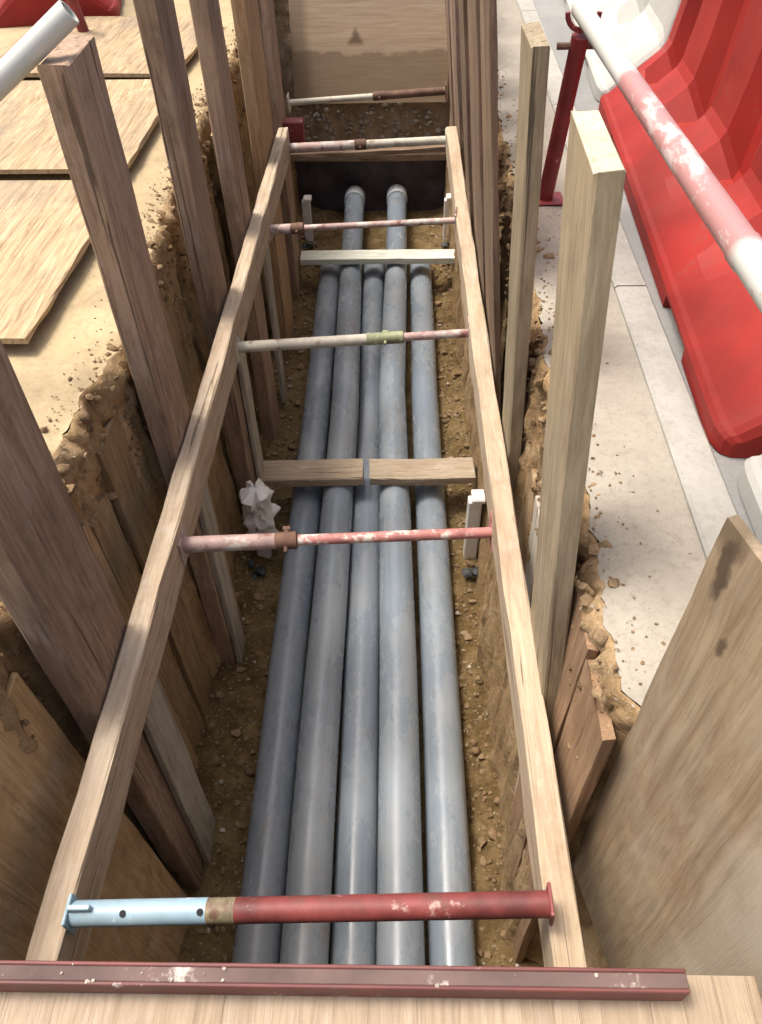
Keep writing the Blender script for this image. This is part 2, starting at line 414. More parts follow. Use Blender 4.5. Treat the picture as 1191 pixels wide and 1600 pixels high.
def rail_mat():
    t = NT('red_and_white_worn_rail')
    sx = t.n('ShaderNodeSeparateXYZ'); t.l(t.tc.outputs['Object'], sx.inputs[0])
    n = t.noise(t.coord((1, 1, 1)), 14, 6, .7)
    pos = t.math('ADD', sx.outputs['Z'], t.math('MULTIPLY', n, .05))
    band = t.ramp(t.step(pos, 0, 2.4), [(0, (.55, .57, .53))])
    red = t.math('MULTIPLY', t.step(pos, .57, .61), t.step(pos, 1.62, 1.58))
    c = t.mix(red, (.52, .53, .49), (.40, .20, .19))
    flake = t.step(t.noise(t.coord((1, 1, .5)), 10, 7, .75), .50, .56)
    c = t.mix(t.math('MULTIPLY', flake, red), c, (.52, .42, .40))
    c = t.mix(t.step(t.noise(t.coord((1, 1, .6)), 6, 6, .7), .66, .70), c, (.36, .2, .17))
    return t.done(c, .5, n, .15, .003)
M['rail'] = rail_mat()

# ------------------------------------------------------------------ the setting: ground, trench walls and bed
Y0, Y1 = -1.2, 7.4
def fbm(x, y, z, o=4): return noise.fractal(Vector((x, y, z)), 0.9, 2.1, o)
LP = [(-1.2, -.96), (1.1, -.955), (1.6, -.985), (1.85, -.975), (2.2, -.915), (2.45, -.955), (2.8, -.975), (3.6, -1.03), (4.5, -1.05), (7.5, -1.03)]
RP = [(-1.2, .50), (.27, .505), (.33, .68), (.74, .66), (.80, .515), (.86, .485), (1.05, .462), (1.3, .50), (1.54, .487), (2.05, .482), (2.7, .50), (3.6, .52), (7.5, .50)]
def interp(P, y):
    for (a, va), (b, vb) in zip(P, P[1:]):
        if a <= y <= b: return va + (vb - va) * (y - a) / (b - a)
    return P[-1][1]
def lipL(y): return interp(LP, y) + .028 * fbm(y * 5.5, 3.1, 0) + .012 * fbm(y * 22, 8.1, 0)
def lipR(y): return interp(RP, y) + .022 * fbm(y * 6.5, 13.1, 0) + .012 * fbm(y * 24, 18.1, 0)
ys = [Y0 + (Y1 - Y0) * i / 560 for i in range(561)]
offs = [0, .02, .05, .10, .18, .3, .6, 1.2, 3, 10, 40, 120]

rows = []
for y in ys:
    L = lipL(y)
    rows.append([(L - o, y, -.03 * max(0, 1 - o / .07) * (0.5 + .5 * abs(fbm(y * 9, o * 9, 1))) + (.006 * fbm(y * 3, o * 3, 4) if 0 < o < 3 else 0)) for o in reversed(offs)])
m = MB(); m.quadgrid(rows)
tag(m.build('ground', M['ground'], smooth=True), 'pale sandy ground along the left side of the trench', kind='structure')

KX0, KX1 = .735, .853          # kerb strip; it runs slightly out of line with the trench
def kx(y): return .03 * (y - 1.2) / 1.5
def pav_edge(y): return KX0 + kx(y)
rows = []
for y in ys:
    R = lipR(y); E = pav_edge(y) + .004
    rows.append([(R + (E - R) * t, y, -.03 * max(0, 1 - t * (E - R) / .06) * (0.4 + .6 * abs(fbm(y * 9, t * 4, 7))) + (.004 * fbm(y * 5, t * 2, 4) if 0 < t < 1 else 0)) for t in (0, .08, .18, .32, .5, .7, .85, 1)])
m = MB(); m.quadgrid(rows)
tag(m.build('pavement', M['pavement'], smooth=True), 'dusty concrete pavement strip beside the right edge of the trench', kind='structure')
# kerb stones laid end to end
kroot = empty('kerb'); tag(kroot, 'pale concrete kerb strip between pavement and road', kind='structure')
y = -1.2; k = 0
while y < Y1:
    ln = 1.83; m = MB(); y2 = min(y + ln - .008, Y1)
    a0, a1 = kx(y), kx(y2); c = .008
    def ring(yy, s):
        x0, x1 = KX0 + kx(yy) + .004, KX1 + kx(yy)
        return [(x0, yy, -.08), (x1, yy, -.08), (x1, yy, .018 - c), (x1 - c, yy, .018), (x0 + c, yy, .018), (x0, yy, .018 - c)]
    m.loops([ring(y, 0), ring(y + (y2 - y) / 2, 0), ring(y2, 0)])
    m.build('kerb_stone', M['kerb'], kroot); y += ln; k += 1
rows = []
for y in ys[::10]:
    E = KX1 + kx(y) + .006
    rows.append([(E + o, y, .0) for o in (0, .3, 1, 3, 10, 40, 120)])
m = MB(); m.quadgrid(rows)
tag(m.build('road', M['road'], smooth=True), 'light grey concrete road surface under the red barrier', kind='structure')
m = MB(); m.quadgrid([[(x, y, 0) for x in (-120, -10, -1.0, .5, 10, 120)] for y in (Y1, 10, 30, 150)])
tag(m.build('ground', M['ground']), 'pale ground beyond the far end of the trench', kind='structure')
m = MB(); m.quadgrid([[(x, y, 0) for x in (-120, -10, -1.0, .5, 10, 120)] for y in (-120, -30, -8, Y0)])
tag(m.build('ground', M['ground']), 'pale ground behind the near end of the trench', kind='structure')

ZB = -1.85
zs = [0, -.02, -.04, -.06, -.08, -.105, -.13, -.16] + [-.195 - .0414 * i for i in range(41)]
def wallx(side, y, z, lip):
    d = -z
    top = math.exp(-d * 3.5)
    crumb = .022 * fbm(y * 3.5, z * 1.2, 20 * side) + (.010 + .038 * top) * fbm(y * 13, z * 9, 31 * side) + (.006 + .018 * top) * fbm(y * 36, z * 26, 5 * side) - .028 * abs(fbm(y * 9, z * .9, 55 * side))
    crumb = min(crumb, .004 + .45 * max(0, d - .06))
    batter = .035 * d + .03 * math.exp(-d * 6)
    k = min(1, d / .06)
    return lip - side * (batter * k) + side * crumb * k * .8
def wall(side, lipf, mat, name, label):
    rows = []
    for y in ys:
        L = lipf(y)
        rows.append([(wallx(side, y, z, L), y + (.02 * fbm(y * 9, z * 9, 3) if z < 0 else 0), (z if z < 0 else -.03 * (0.5 + .5 * abs(fbm(y * 9, 0, 1)) if side > 0 else 0.4 + .6 * abs(fbm(y * 9, 0, 7))))) for z in zs])
    m = MB(); m.quadgrid(rows)
    tag(m.build(name, mat, smooth=True), label, kind='structure')
wall(-1, lipL, M['soil'], 'soil_wall', 'cut clay face on the left side of the trench')
wall(1, lipR, M['soil'], 'soil_wall', 'cut clay face on the right side of the trench')
def bed(x, y):
    bank = max(0.0, abs(x + .18) - .46)
    dip = .20 * math.exp(-((x + .195) / .16) ** 4) * max(0, 1 - ((y - 4.13) / .75) ** 4)
    return ZB + .03 * fbm(x * 5, y * 5, 2) + .32 * bank * (.7 + .6 * fbm(x * 2, y * 2.5, 12)) - dip
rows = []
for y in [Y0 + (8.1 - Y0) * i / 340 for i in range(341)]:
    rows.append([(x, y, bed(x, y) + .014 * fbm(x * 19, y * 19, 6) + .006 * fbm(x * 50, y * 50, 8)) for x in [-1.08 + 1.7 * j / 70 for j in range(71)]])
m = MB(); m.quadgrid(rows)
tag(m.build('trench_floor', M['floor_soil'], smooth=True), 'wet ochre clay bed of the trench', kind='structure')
# near end face and far end face (the far one stands on a flat dark sheet painting a cavity's shade)
rows = [[(x, Y0 + .03 * fbm(x * 5, z * 5, 9), z) for x in [-1.1 + 1.8 * j / 20 for j in range(21)]] for z in zs]
m = MB(); m.quadgrid(rows); tag(m.build('soil_wall', M['soil'], smooth=True), 'clay face closing the near end of the trench', kind='structure')
rows = [[(x, 7.14 + .3 * max(0, z + .86) + .03 * fbm(x * 6, z * 6, 9) + .02 * fbm(x * 20, z * 20, 2), z) for x in [-1.15 + 1.75 * j / 50 for j in range(51)]] for z in [0 - 1.32 * i / 36 for i in range(37)]]
m = MB(); m.quadgrid(rows); tag(m.build('soil_wall', M['far_soil'], smooth=True), 'gravelly soil face at the far end of the trench', kind='structure')
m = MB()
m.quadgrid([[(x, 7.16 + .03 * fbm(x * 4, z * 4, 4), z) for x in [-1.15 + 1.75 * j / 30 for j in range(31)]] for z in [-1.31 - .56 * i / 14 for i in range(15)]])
tag(m.build('cavity_shade_sheet', M['cavity_shade'], smooth=True), 'dark purple-black sheet giving the shade of the low opening where the ducts end', 'sheeting')

# crumbled soil and gravel nobody could count
m = MB(); q = random.Random(5)
for i in range(2600):
    s = q.choice((-1, 1)); y = q.uniform(.85, 7.0)
    L = lipL(y) if s < 0 else lipR(y)
    o = q.gauss(.0, .035)
    x = L + (-s) * (-abs(o)) if q.random() < .35 else L
    r = min(.03, .004 + q.expovariate(1 / .007))
    if x == L:
        z = -q.uniform(.0, .4) ; x = wallx(s, y, z, L) - s * .004
    else:
        x = L + s * abs(o) * .9; z = -.004 - .02 * max(0, 1 - abs(o) / .06)
        r *= .75
    m.rock((x, y, z), r, i)
for i in range(900):
    s = q.choice((-1, 1)); y = q.uniform(.85, 6.5); L = lipL(y) if s < 0 else lipR(y)
    o = abs(q.gauss(0, .06)); m.rock((L + s * o, y, -.012 * max(0, 1 - o / .06) + .001), q.uniform(.0015, .0055), i + 20000, .6)
tag(m.build('soil_clods', M['clod'], smooth=True, sharp=50), 'crumbled clay clods along both trench lips', kind='stuff')
m = MB(); q = random.Random(8)
for i in range(3000):
    y = q.uniform(.6, 7.0); x = q.uniform(-.95, -.63) if q.random() < .5 else q.uniform(.28, .5)
    r = min(.03, .003 + q.expovariate(1 / .0055))
    m.rock((x, y, bed(x, y) + r * .3), r, i + 5000)
tag(m.build('trench_debris', M['clod'], smooth=True, sharp=50), 'lumps of clay scattered on the trench bed', kind='stuff')
m = MB(); q = random.Random(9)
for i in range(350):
    if i < 110:
        y = q.uniform(.6, 7.0); x = q.uniform(-.95, -.64) if q.random() < .5 else q.uniform(.26, .48); z = bed(x, y) + .008; r = q.uniform(.004, .016)
    elif i < 300:
        x = q.uniform(-.9, .42); z = q.uniform(-1.28, -.86); y = 7.13 + .03 * fbm(x * 6, z * 6, 9); r = q.uniform(.01, .032)
    else:
        y = q.uniform(1.0, 6); x = q.uniform(.5, .72) if q.random() < .6 else q.uniform(-1.16, -1.0); z = .004; r = q.uniform(.002, .006)
    m.rock((x, y, z), r, i + 9000)
tag(m.build('gravel', M['gravel'], smooth=True, sharp=50), 'pale pebbles in the soil and on the trench edges', kind='stuff')

# ------------------------------------------------------------------ trench sheeting: poling boards behind the posts
G_L = 'vertical boards lining the left side of the trench'
polL = [  # y, width, top z, x of the visible face, material, label
    (1.47, .17, -.22, -.868, 'poling', 'brown lining board just beyond the nearest brown post, its top splintered'),
    (1.66, .15, -.30, -.880, 'poling', 'narrow muddy lining board under the crumbling left trench lip'),
    (1.86, .20, -.16, -.872, 'poling', 'broad lining board against the near side of the second brown post'),
    (2.50, .19, -.20, -.878, 'poling', 'muddy lining board just past the second brown post'),
    (2.72, .17, -.10, -.885, 'poling', 'lining board against the near side of the third brown post'),
    (3.42, .17, -.12, -.885, 'poling', 'lining board between the third and fourth brown posts'),
    (4.25, .22, -.05, -.885, 'poling', 'lining board between the fourth brown post and the orange post'),
    (6.10, .24, .35, -.90, 'poling', 'tall dark lining board past the orange post'),
    (6.40, .24, .42, -.905, 'poling', 'tall dark lining board, middle of the three at the far left end'),
    (6.72, .24, .36, -.90, 'poling', 'tall dark lining board in the far left corner of the trench'),
]
for i, (y, w, zt, xf, mt, lab) in enumerate(polL):
    o = timber('lining_board', (xf - .040, y, -1.84), (xf - .075, y + rng.uniform(-.02, .02), zt), .028, w, M[mt], seed=40 + i, n=14, tear=.012, bow=.012)
    tag(o, lab, 'board', G_L)
G_R = 'vertical boards lining the right side of the trench'
polR = [
    (1.68, .15, -.33, .440, 'poling_grey', 'grey lining board beyond the big pale post, below the soil lip'),
    (1.88, .17, -.38, .452, 'poling', 'brown lining board beside the second pale post'),
    (1.085, .205, -.06, .428, 'poling_red', 'reddish brown lining board close to the near side of the big pale post'),
    (.875, .205, -.09, .430, 'poling_red', 'reddish brown lining board next to the standing stained plywood'),
]
for i, (y, w, zt, xf, mt, lab) in enumerate(polR):
    o = timber('lining_board', (xf + .014, y, -1.84), (xf + .016, y + .01, zt), .028, w, M[mt], seed=70 + i, n=14, tear=.012, bow=.012)
    tag(o, lab, 'board', G_R)

# ------------------------------------------------------------------ posts
G_PL = 'timber posts down the left side of the trench'
for i, (y0, y1_, w, zt, mt, lab) in enumerate([
    (1.175, 1.165, .30, 1.02, 'post_brown', 'nearest and widest purple-brown post on the left side of the trench'),
    (2.185, 2.175, .245, .850, 'post_brown', 'purple-brown post with the pale tube lying against its top'),
    (3.13, 3.09, .25, 1.05, 'post_brown', 'third purple-brown post from the camera, beside the shadowed plywood edge'),
    (3.90, 3.88, .25, 1.0, 'post_brown', 'fourth left post, the brown one next to a bright gap'),
    (4.90, 4.88, .42, .95, 'post_orange', 'broad orange-brown post near the far end of the left wale'),
    (5.62, 5.60, .30, .9, 'post_brown', 'farthest brown post, past the end of the left wale'),
]):
    o = timber('timber_post', (-.842, y0, -1.83), (-.842, y1_, zt), .078, w, M[mt], seed=100 + i, n=16, tear=.006)
    tag(o, lab, 'post', G_PL)
    if i == 0: first_post = o
# the first posts' feet are scoured pale grey below the wale
tag(timber('timber_offcut', (-.788, 1.205, -1.82), (-.788, 1.235, -.62), .022, .165, M['poling_grey'], seed=131, slant=.6, tear=.01), 'pale grey board standing on the trench bed below the left wale, nearest', 'board', 'pale boards wedged behind the left wale')
tag(timber('timber_offcut', (-.788, 2.13, -1.80), (-.788, 2.16, -.62), .022, .13, M['poling_grey'], seed=132, slant=.6, tear=.01), 'pale grey board behind the left wale near the white plastic spacer', 'board', 'pale boards wedged behind the left wale')
tag(timber('timber_offcut', (-.788, 3.16, -1.80), (-.788, 3.2, -.62), .022, .13, M['poling_grey'], seed=133, slant=.6, tear=.01), 'pale grey board behind the left wale just past the white strut', 'board', 'pale boards wedged behind the left wale')
tag(timber('timber_offcut', (-.788, 4.2, -1.80), (-.788, 4.25, -.62), .022, .14, M['poling_grey'], seed=134, slant=.6, tear=.01), 'pale grey board behind the left wale, farthest of its row', 'board', 'pale boards wedged behind the left wale')

G_PR = 'timber posts down the right side of the trench'
def rpost(y0, yt, w, t, zt, mt, lab, seed, xz=.39, slant=0.0):
    xa = xz + .055 * 1.4 + t / 2; xb = xz - .055 * (zt + .4) + t / 2
    o = timber('timber_post', (xa, y0, -1.83), (xb, yt, zt), t, w, M[mt], seed=seed, n=16, tear=.004, slant=slant)
    return tag(o, lab, 'post', G_PR)
big_post = rpost(1.02, 1.39, .255, .050, .905, 'post_tan', 'big pale square-cut post on the right with its sawn top lit', 201, slant=.17)
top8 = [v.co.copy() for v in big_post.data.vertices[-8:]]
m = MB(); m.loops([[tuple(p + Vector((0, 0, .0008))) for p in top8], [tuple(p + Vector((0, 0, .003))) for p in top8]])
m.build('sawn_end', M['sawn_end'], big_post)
rpost(2.15, 2.19, .22, .045, .865, 'post_tan', 'second pale post on the right, between the dark planks and the red leg', 202)
G_PD = 'dark planks side by side down the right side of the trench'
dk = [(2.66, .24, 1.15, 'nearest dark red-brown plank, right after the bright gap'), (2.93, .30, 1.1, 'second dark plank from the bright gap'), (3.30, .33, 1.15, 'third dark plank, with a reddish edge'),
      (3.72, .33, 1.05, 'fourth dark plank, level with the pale strut'), (4.15, .36, 1.1, 'fifth dark plank along the right side'), (4.62, .40, 1.1, 'sixth dark plank, close to the end of the right wale'),
      (5.2, .50, .95, 'grey-faced plank at the end of the right wale'), (5.85, .52, .9, 'broad greyish plank past the end of the right wale'), (6.55, .62, .9, 'last greyish plank, in the far right corner')]
for i, (y, w, zt, lab) in enumerate(dk):
    xz = .385 + (.012 if i % 2 else 0)
    mt = 'post_dark' if i < 6 else 'post_brown'
    xa = xz + .098 * 1.4 + .011; xb = xz - .098 * (zt + .4) + .011
    o = timber('sheeting_plank', (xa, y - .06, -1.83), (xb, y + .09, zt), .022, w, M[mt], seed=220 + i, n=14, tear=.01)
    tag(o, lab, 'plank', G_PD)

# ------------------------------------------------------------------ wales
o = timber('wale_beam', (-.772, .30, -.505), (-.752, 5.26, -.505), .068, .17, M['wale_left'], ydir=(0, 0, 1), seed=301, n=30, rough=.004, bow=.008)
tag(o, 'long pale timber wale along the left posts, its inner face reddish brown', 'beam', 'timber wales braced apart by the struts')
o = timber('wale_beam', (.364, .30, -.485), (.344, 5.24, -.485), .07, .13, M['wale'], ydir=(0, 0, 1), seed=302, n=30, rough=.004, bow=.008)
tag(o, 'long pale timber wale along the right posts, bleached almost white', 'beam', 'timber wales braced apart by the struts')

# ------------------------------------------------------------------ adjustable struts
G_S = 'adjustable steel struts across the trench'
def strut(pl, pr, split, r_out, r_in, m_out, m_in, m_col, label, flip=False, plate=.055, holes=0, collar=.07, handle=True, cr=1.12):
    """telescopic prop from the left wale to the right wale; the outer tube is left of the collar unless flip"""
    M4, L = frame_between(pl, pr, (0, 1, 0))
    root = empty('trench_strut'); root.matrix_world = M4
    tag(root, label, 'strut', G_S)
    s = split * L
    a, b = (r_out, r_in) if not flip else (r_in, r_out)
    ma, mb_ = (m_out, m_in)
    def part(mb, nm, mt, sm=True):
        o = mb.build(nm, M[mt], root, smooth=sm, sharp=35); return o
    m = MB(); m.lathe([(.008, a), (s * .33, a * 1.004), (s * .66, a * .997), (s - collar / 2, a)], 'Z'); part(m, 'left_tube' if False else 'outer_tube' if not flip else 'inner_tube', ma)
    m = MB(); m.lathe([(s + collar / 2, b), (s + (L - s) * .4, b * 1.003), (s + (L - s) * .75, b * .997), (L - .008, b)], 'Z'); part(m, 'inner_tube' if not flip else 'outer_tube', mb_)
    rc = max(a, b)
    m = MB()
    pr_ = [(s - collar / 2 - .004, rc * .9), (s - collar / 2, rc * cr)]
    k = 6
    for i in range(k):
        z = s - collar / 2 + collar * i / k
        pr_ += [(z + collar * .25 / k, rc * cr), (z + collar * .6 / k, rc * (cr - .05))]
    pr_ += [(s + collar / 2, rc * cr), (s + collar / 2 + .004, rc * .9)]
    m.lathe(pr_, 'Z'); part(m, 'threaded_collar', m_col)
    if handle:
        m = MB(); m.tube([(0, -rc * 1.9, s), (0, rc * 1.9, s)], .0065, 8); m.tube([(0, rc * 1.9, s - .012), (0, rc * 1.9, s + .012)], .011, 8); part(m, 'collar_handle', m_col)
    for z0, mt in ((0, ma), (L - .008, mb_)):
        m = MB(); m.box(-plate, plate, -plate, plate, z0, z0 + .008, .002); part(m, 'end_plate', mt, False)
    for i in range(holes):
        z = s * (.38 + .5 * i / max(1, holes - 1)) if holes > 1 else s * .5
        M_dir = CAM_UP_LOCAL = M4.to_3x3().inverted() @ Vector((0, -.35, .94)).normalized()
        d = Vector((M_dir.x, M_dir.y, 0)).normalized()
        m = MB(); m.tube([Vector((0, 0, z)) + d * (a * .6), Vector((0, 0, z)) + d * (a + .0015)], .0075, 12); part(m, 'pin_hole_disc', 'hole_shade')  # raised dark disc: the bore's shade is painted on, nothing is cut
    return root
s1 = strut((-.737, .528, -.425), (.326, .535, -.345), .325, .0275, .027, 'blue_paint', 'red_paint', 'brass', 'nearest strut, pale blue tube with pin holes joined to a flaking red tube', holes=2, collar=.062, handle=False, plate=.034, cr=1.0)
m = MB()
m.box(-.045, .045, -.006, .006, .008, .06, .002)
m.build('fork_bracket', M['blue_paint'], s1)
strut((-.735, 1.71, -.515), (.325, 1.78, -.53), .33, .019, .028, 'pink_paint', 'red_faded', 'rust', 'thin strut thickening to a faded red tube, by the white plastic spacers', flip=True)
strut((-.733, 2.93, -.545), (.318, 2.94, -.484), .64, .025, .019, 'white_paint', 'pink_paint', 'green_metal', 'chalky white strut with a mossy green collar', collar=.16)
strut((-.731, 4.12, -.565), (.316, 4.0, -.465), .16, .017, .027, 'pink_paint', 'pink_paint', 'rust', 'pinkish worn strut above the white batten', flip=True)
strut((-.73, 5.20, -.53), (.314, 5.20, -.49), .46, .030, .026, 'pink_paint', 'white_paint', 'rust', 'thick pinkish white strut at the far ends of the wales')
strut((-.803, 6.0, -.51), (.345, 6.02, -.45), .58, .021, .027, 'white_paint', 'rust', 'rust', 'farthest strut, white on its left half and dark rust on its right', collar=.09)
# second thin brace just under the fifth strut
o = timber('timber_batten', (-.80, 5.42, -.66), (.36, 5.42, -.62), .03, .045, M['post_dark'], ydir=(0, 1, 0), seed=330)
tag(o, 'thin dark batten across the trench just behind the fifth strut', 'batten')
jr = empty('jack_base', (-.77, 5.60, -.56)); tag(jr, 'dark red steel jack box against the left planks at the far wale end', 'jack')
m = MB(); m.box(-.04, .11, -.05, .05, -.09, .07, .006); m.build('box', M['dark_red'], jr)
m = MB(); m.box(-.055, -.043, -.08, .08, -.12, .10, .003); m.build('back_plate', M['dark_red'], jr)

# ------------------------------------------------------------------ ducts
G_D = 'grey plastic ducts laid along the trench'
RP_, ZP = .089, -1.775
def duct(pts, label, cap=False, r=RP_):
    root = empty('duct_pipe', (pts[0][0], pts[0][1], pts[0][2])); tag(root, label, 'pipe', G_D)
    o0 = Vector(pts[0]); q = random.Random(label)
    P = []
    for (a, b) in zip(pts, pts[1:]):
        for k in range(8):
            t = k / 8; P.append(Vector(a).lerp(Vector(b), t))
    P.append(Vector(pts[-1]))
    P = [p - o0 + Vector((.004 * fbm(p.y * .8, i_off, 1), 0, .004 * fbm(p.y * .7, i_off, 2))) for p in P for i_off in (q.seed(label) or len(label) * 1.7,)]
    m = MB(); n = 32; ls = []
    for p in P: ls.append([(p.x + r * math.cos(2 * math.pi * k / n), p.y, p.z + r * math.sin(2 * math.pi * k / n)) for k in range(n)])
    # open bore at the far end
    ls.append([(P[-1].x + .9 * r * math.cos(2 * math.pi * k / n), P[-1].y, P[-1].z + .9 * r * math.sin(2 * math.pi * k / n)) for k in range(n)])
    ls.append([(P[-1].x + .9 * r * math.cos(2 * math.pi * k / n), P[-1].y - .25, P[-1].z + .9 * r * math.sin(2 * math.pi * k / n)) for k in range(n)])
    if True:
        b = [(P[0].x + .9 * r * math.cos(2 * math.pi * k / n), P[0].y, P[0].z + .9 * r * math.sin(2 * math.pi * k / n)) for k in range(n)]
        b2 = [(P[0].x + .9 * r * math.cos(2 * math.pi * k / n), P[0].y + .25, P[0].z + .9 * r * math.sin(2 * math.pi * k / n)) for k in range(n)]
        ls = [b2, b] + ls
    m.loops(ls, caps=True)
    m.build('pipe_barrel', M['pipe'], root, smooth=True, sharp=40)
    if cap:
        m = MB(); e = P[-1]
        m.lathe([(-.13, r * 1.0), (-.13, r * 1.07), (.0, r * 1.07), (.03, r * .98), (.05, r * .7), (.055, .001)], 'Y', 24, tuple(e))
        m.build('end_cap', M['pipe_cap'], root, smooth=True, sharp=40)
    return root
duct([(-.520, -1.0, ZP - .01), (-.545, 2.0, ZP - .01), (-.548, 4.0, ZP - .01), (-.575, 6.05, ZP - .01)], 'leftmost grey duct, running beside the left soil bank')
duct([(-.342, -1.0, ZP + .055), (-.355, 2.0, ZP + .065), (-.355, 4.1, ZP + .075), (-.395, 6.0, ZP + .06), (-.405, 7.08, ZP + .10)], 'grey duct second from the left, ending in a pale cap', True)
duct([(-.162, -1.0, ZP - .025), (-.180, 2.0, ZP - .03), (-.186, 3.30, ZP - .02), (-.195, 3.75, ZP - .11), (-.20, 4.5, ZP - .115), (-.205, 5.0, ZP - .03), (-.205, 6.05, ZP - .02)], 'middle grey duct, dipping below the others beyond the timber spacer')
duct([(.018, -1.0, ZP + .055), (-.004, 2.0, ZP + .065), (-.045, 4.1, ZP + .075), (-.018, 6.0, ZP + .06), (-.015, 7.08, ZP + .11)], 'grey duct second from the right, ending in a pale cap', True)
duct([(.196, -1.0, ZP - .01), (.196, 2.0, ZP - .012), (.175, 4.2, ZP - .01), (.183, 6.05, ZP - .01)], 'rightmost grey duct, running beside the right soil bank')

# spacers and bits on the ducts
G_SP = 'timber spacer boards laid across the ducts'
zt = ZP + RP_ + .072
o = timber('spacer_board', (-.80, 3.20, zt + .03), (-.205, 3.215, zt + .03), .055, .17, M['spacer_wood'], ydir=(0, 1, 0), seed=401, tear=.008); tag(o, 'left timber spacer board lying across two grey ducts', 'board', G_SP)
o = timber('spacer_board', (-.165, 3.215, zt + .03), (.425, 3.225, zt + .03), .055, .17, M['spacer_wood'], ydir=(0, 1, 0), seed=402, tear=.008); tag(o, 'right timber spacer board with an orange-stained end, lying across two grey ducts', 'board', G_SP)
o = timber('white_batten', (-.79, 5.74, zt + .03), (.455, 5.74, zt + .03), .05, .15, M['batten_white'], ydir=(0, 1, 0), seed=403, n=16, tear=.006); tag(o, 'whitewashed batten lying across all the ducts near the far end', 'batten')
def stake(x, y, h, label, jag=False, seed=0):
    root = empty('duct_spacer', (x, y, ZB)); tag(root, label, 'spacer', 'white plastic spacers beside the ducts')
    q = random.Random(seed)
    m = MB(); m.box(-.036, .036, -.03, .03, 0, h, .006)
    m.build('upright', M['white_plastic'], root)
    m = MB(); m.box(-.020, .050, -.045, .045, h + .001, h + .03, .006)
    m.build('hook', M['white_plastic'], root)
    m = MB(); [m.rock((q.uniform(-.05, .04), -.17 + q.uniform(-.05, .05), .04 + .03 * k), q.uniform(.03, .045), 800 + k + seed, .6) for k in range(3)]; m.build('rubber_foot', M['rubber'], root, smooth=True, sharp=40)
    if jag:
        m = MB()
        ls = []
        for a in range(20):
            z = h + .07 - .022 * a; l = []
            for b in range(22):
                t = 2 * math.pi * b / 22; cx, cy = math.cos(t), math.sin(t)
                rr = (.062 + .012 * math.sin(a * .9)) * (1 + .55 * fbm(cx * 2.6, cy * 2.6, z * 17, 3)) * (.35 if a in (0, 19) else 1)
                l.append((.012 + cx * rr * 1.05, cy * rr * 1.15, z + .03 * fbm(cx * 3, cy * 3, z * 8 + 5, 2)))
            ls.append(l)
        m.loops(ls)
        m.build('plastic_wrap', M['wrap'], root, smooth=True, sharp=32)
stake(-.755, 2.80, .46, 'white spacer bundled in crumpled white plastic beside the leftmost duct', True, 3)
stake(.395, 2.80, .46, 'clean white spacer beside the rightmost duct, under the right wale')
stake(-.80, 6.50, .40, 'small white spacer at the far end, beside the leftmost duct')
stake(.43, 6.50, .40, 'small white spacer at the far end, beside the rightmost duct')
tag(timber('wooden_stake', (.455, 1.15, -1.83), (.43, 1.24, -.95), .022, .03, M['wale'], seed=440), 'thin pale stake leaning in the bed below the right wale', 'stake')

# ------------------------------------------------------------------ far end
o = timber('end_panel', (-.235, 7.06, -.86), (-.235, 7.03, .55), .02, 1.30, M['end_ply'], ydir=(1, 0, 0), seed=0, n=6, bow=.004, tear=.004)
o.data.transform(Matrix.Rotation(math.radians(-90), 4, 'Z'))
o.matrix_world = Matrix.Translation((-.235, 7.06, -.86)) @ Matrix.Rotation(math.radians(-14), 4, 'X')
tag(o, 'plywood panel closing the far end, with a dark three-cornered stain and a wet line', 'panel')
o = timber('header_board', (-1.02, 7.06, -1.30), (.46, 7.06, -1.31), .05, .06, M['post_brown'], ydir=(0, 0, 1), seed=451, tear=.01); tag(o, 'timber header across the top of the dark opening at the far end', 'board')

# ------------------------------------------------------------------ near end: sheet underfoot, red beam, leaning plywood
m = plank_mb(1.22, .026, 2.05, 470, n=12, rough=.004, bow=.003)
o = m.build('plywood_board', M['ply_near'], mw=Matrix(((0, 1, 0, -.46), (0, 0, 1, -.90), (1, 0, 0, .014), (0, 0, 0, 1))))
tag(o, 'orange plywood board bridging the near end of the trench underfoot', 'board')
br = empty('red_beam', (-.45, .303, .0285)); tag(br, 'red painted steel beam lying across the near end of the trench', 'beam')
m = MB(); m.box(-.93, .889, -.020, -.014, 0, .052, .0015); m.build('front_flange', M['beam_red'], br)
m = MB(); m.box(-.93, .889, .007, .013, 0, .052, .0015); m.build('back_flange', M['beam_red'], br)
m = MB(); m.box(-.93, .889, -.014, .007, .044, .0505, .0012); m.build('web', M['beam_dust'], br)
m = MB(); q = random.Random(77)
for i in range(18):
    cl = q.choice([-.6, -.35, -.12, .05, .62, .8, .1]); x = min(.87, max(-.92, q.gauss(cl, .07))); m.rock((x, q.uniform(-.016, .009), .0525), q.uniform(.001, .004), 3000 + i, .4)
m.build('mortar_spatter', M['gravel'], br)['kind'] = 'stuff'
sheetM = Matrix.Translation((.50, .800, -.86)) @ Matrix.Rotation(math.radians(12.5), 4, 'Z')
m = plank_mb(1.45, .019, .60, 480, n=14, rough=.003, bow=.004, tear=.004, slant=-.03)
m.v = [(x, y - .30, z) for (x, y, z) in m.v]
o = m.build('plywood_sheet', M['near_ply'], mw=sheetM)
tag(o, 'stained brown plywood sheet standing upright against the near right side of the trench', 'panel')
m = plank_mb(1.68, .019, .80, 482, n=14, rough=.003, bow=.004, tear=.006)
o = m.build('lining_sheet', M['left_ply'], mw=Matrix.Translation((-.840, .585, -1.84)) @ Matrix.Rotation(math.radians(-3.0), 4, 'Y'))
tag(o, 'muddy golden brown plywood sheet lining the near left side of the trench', 'panel')

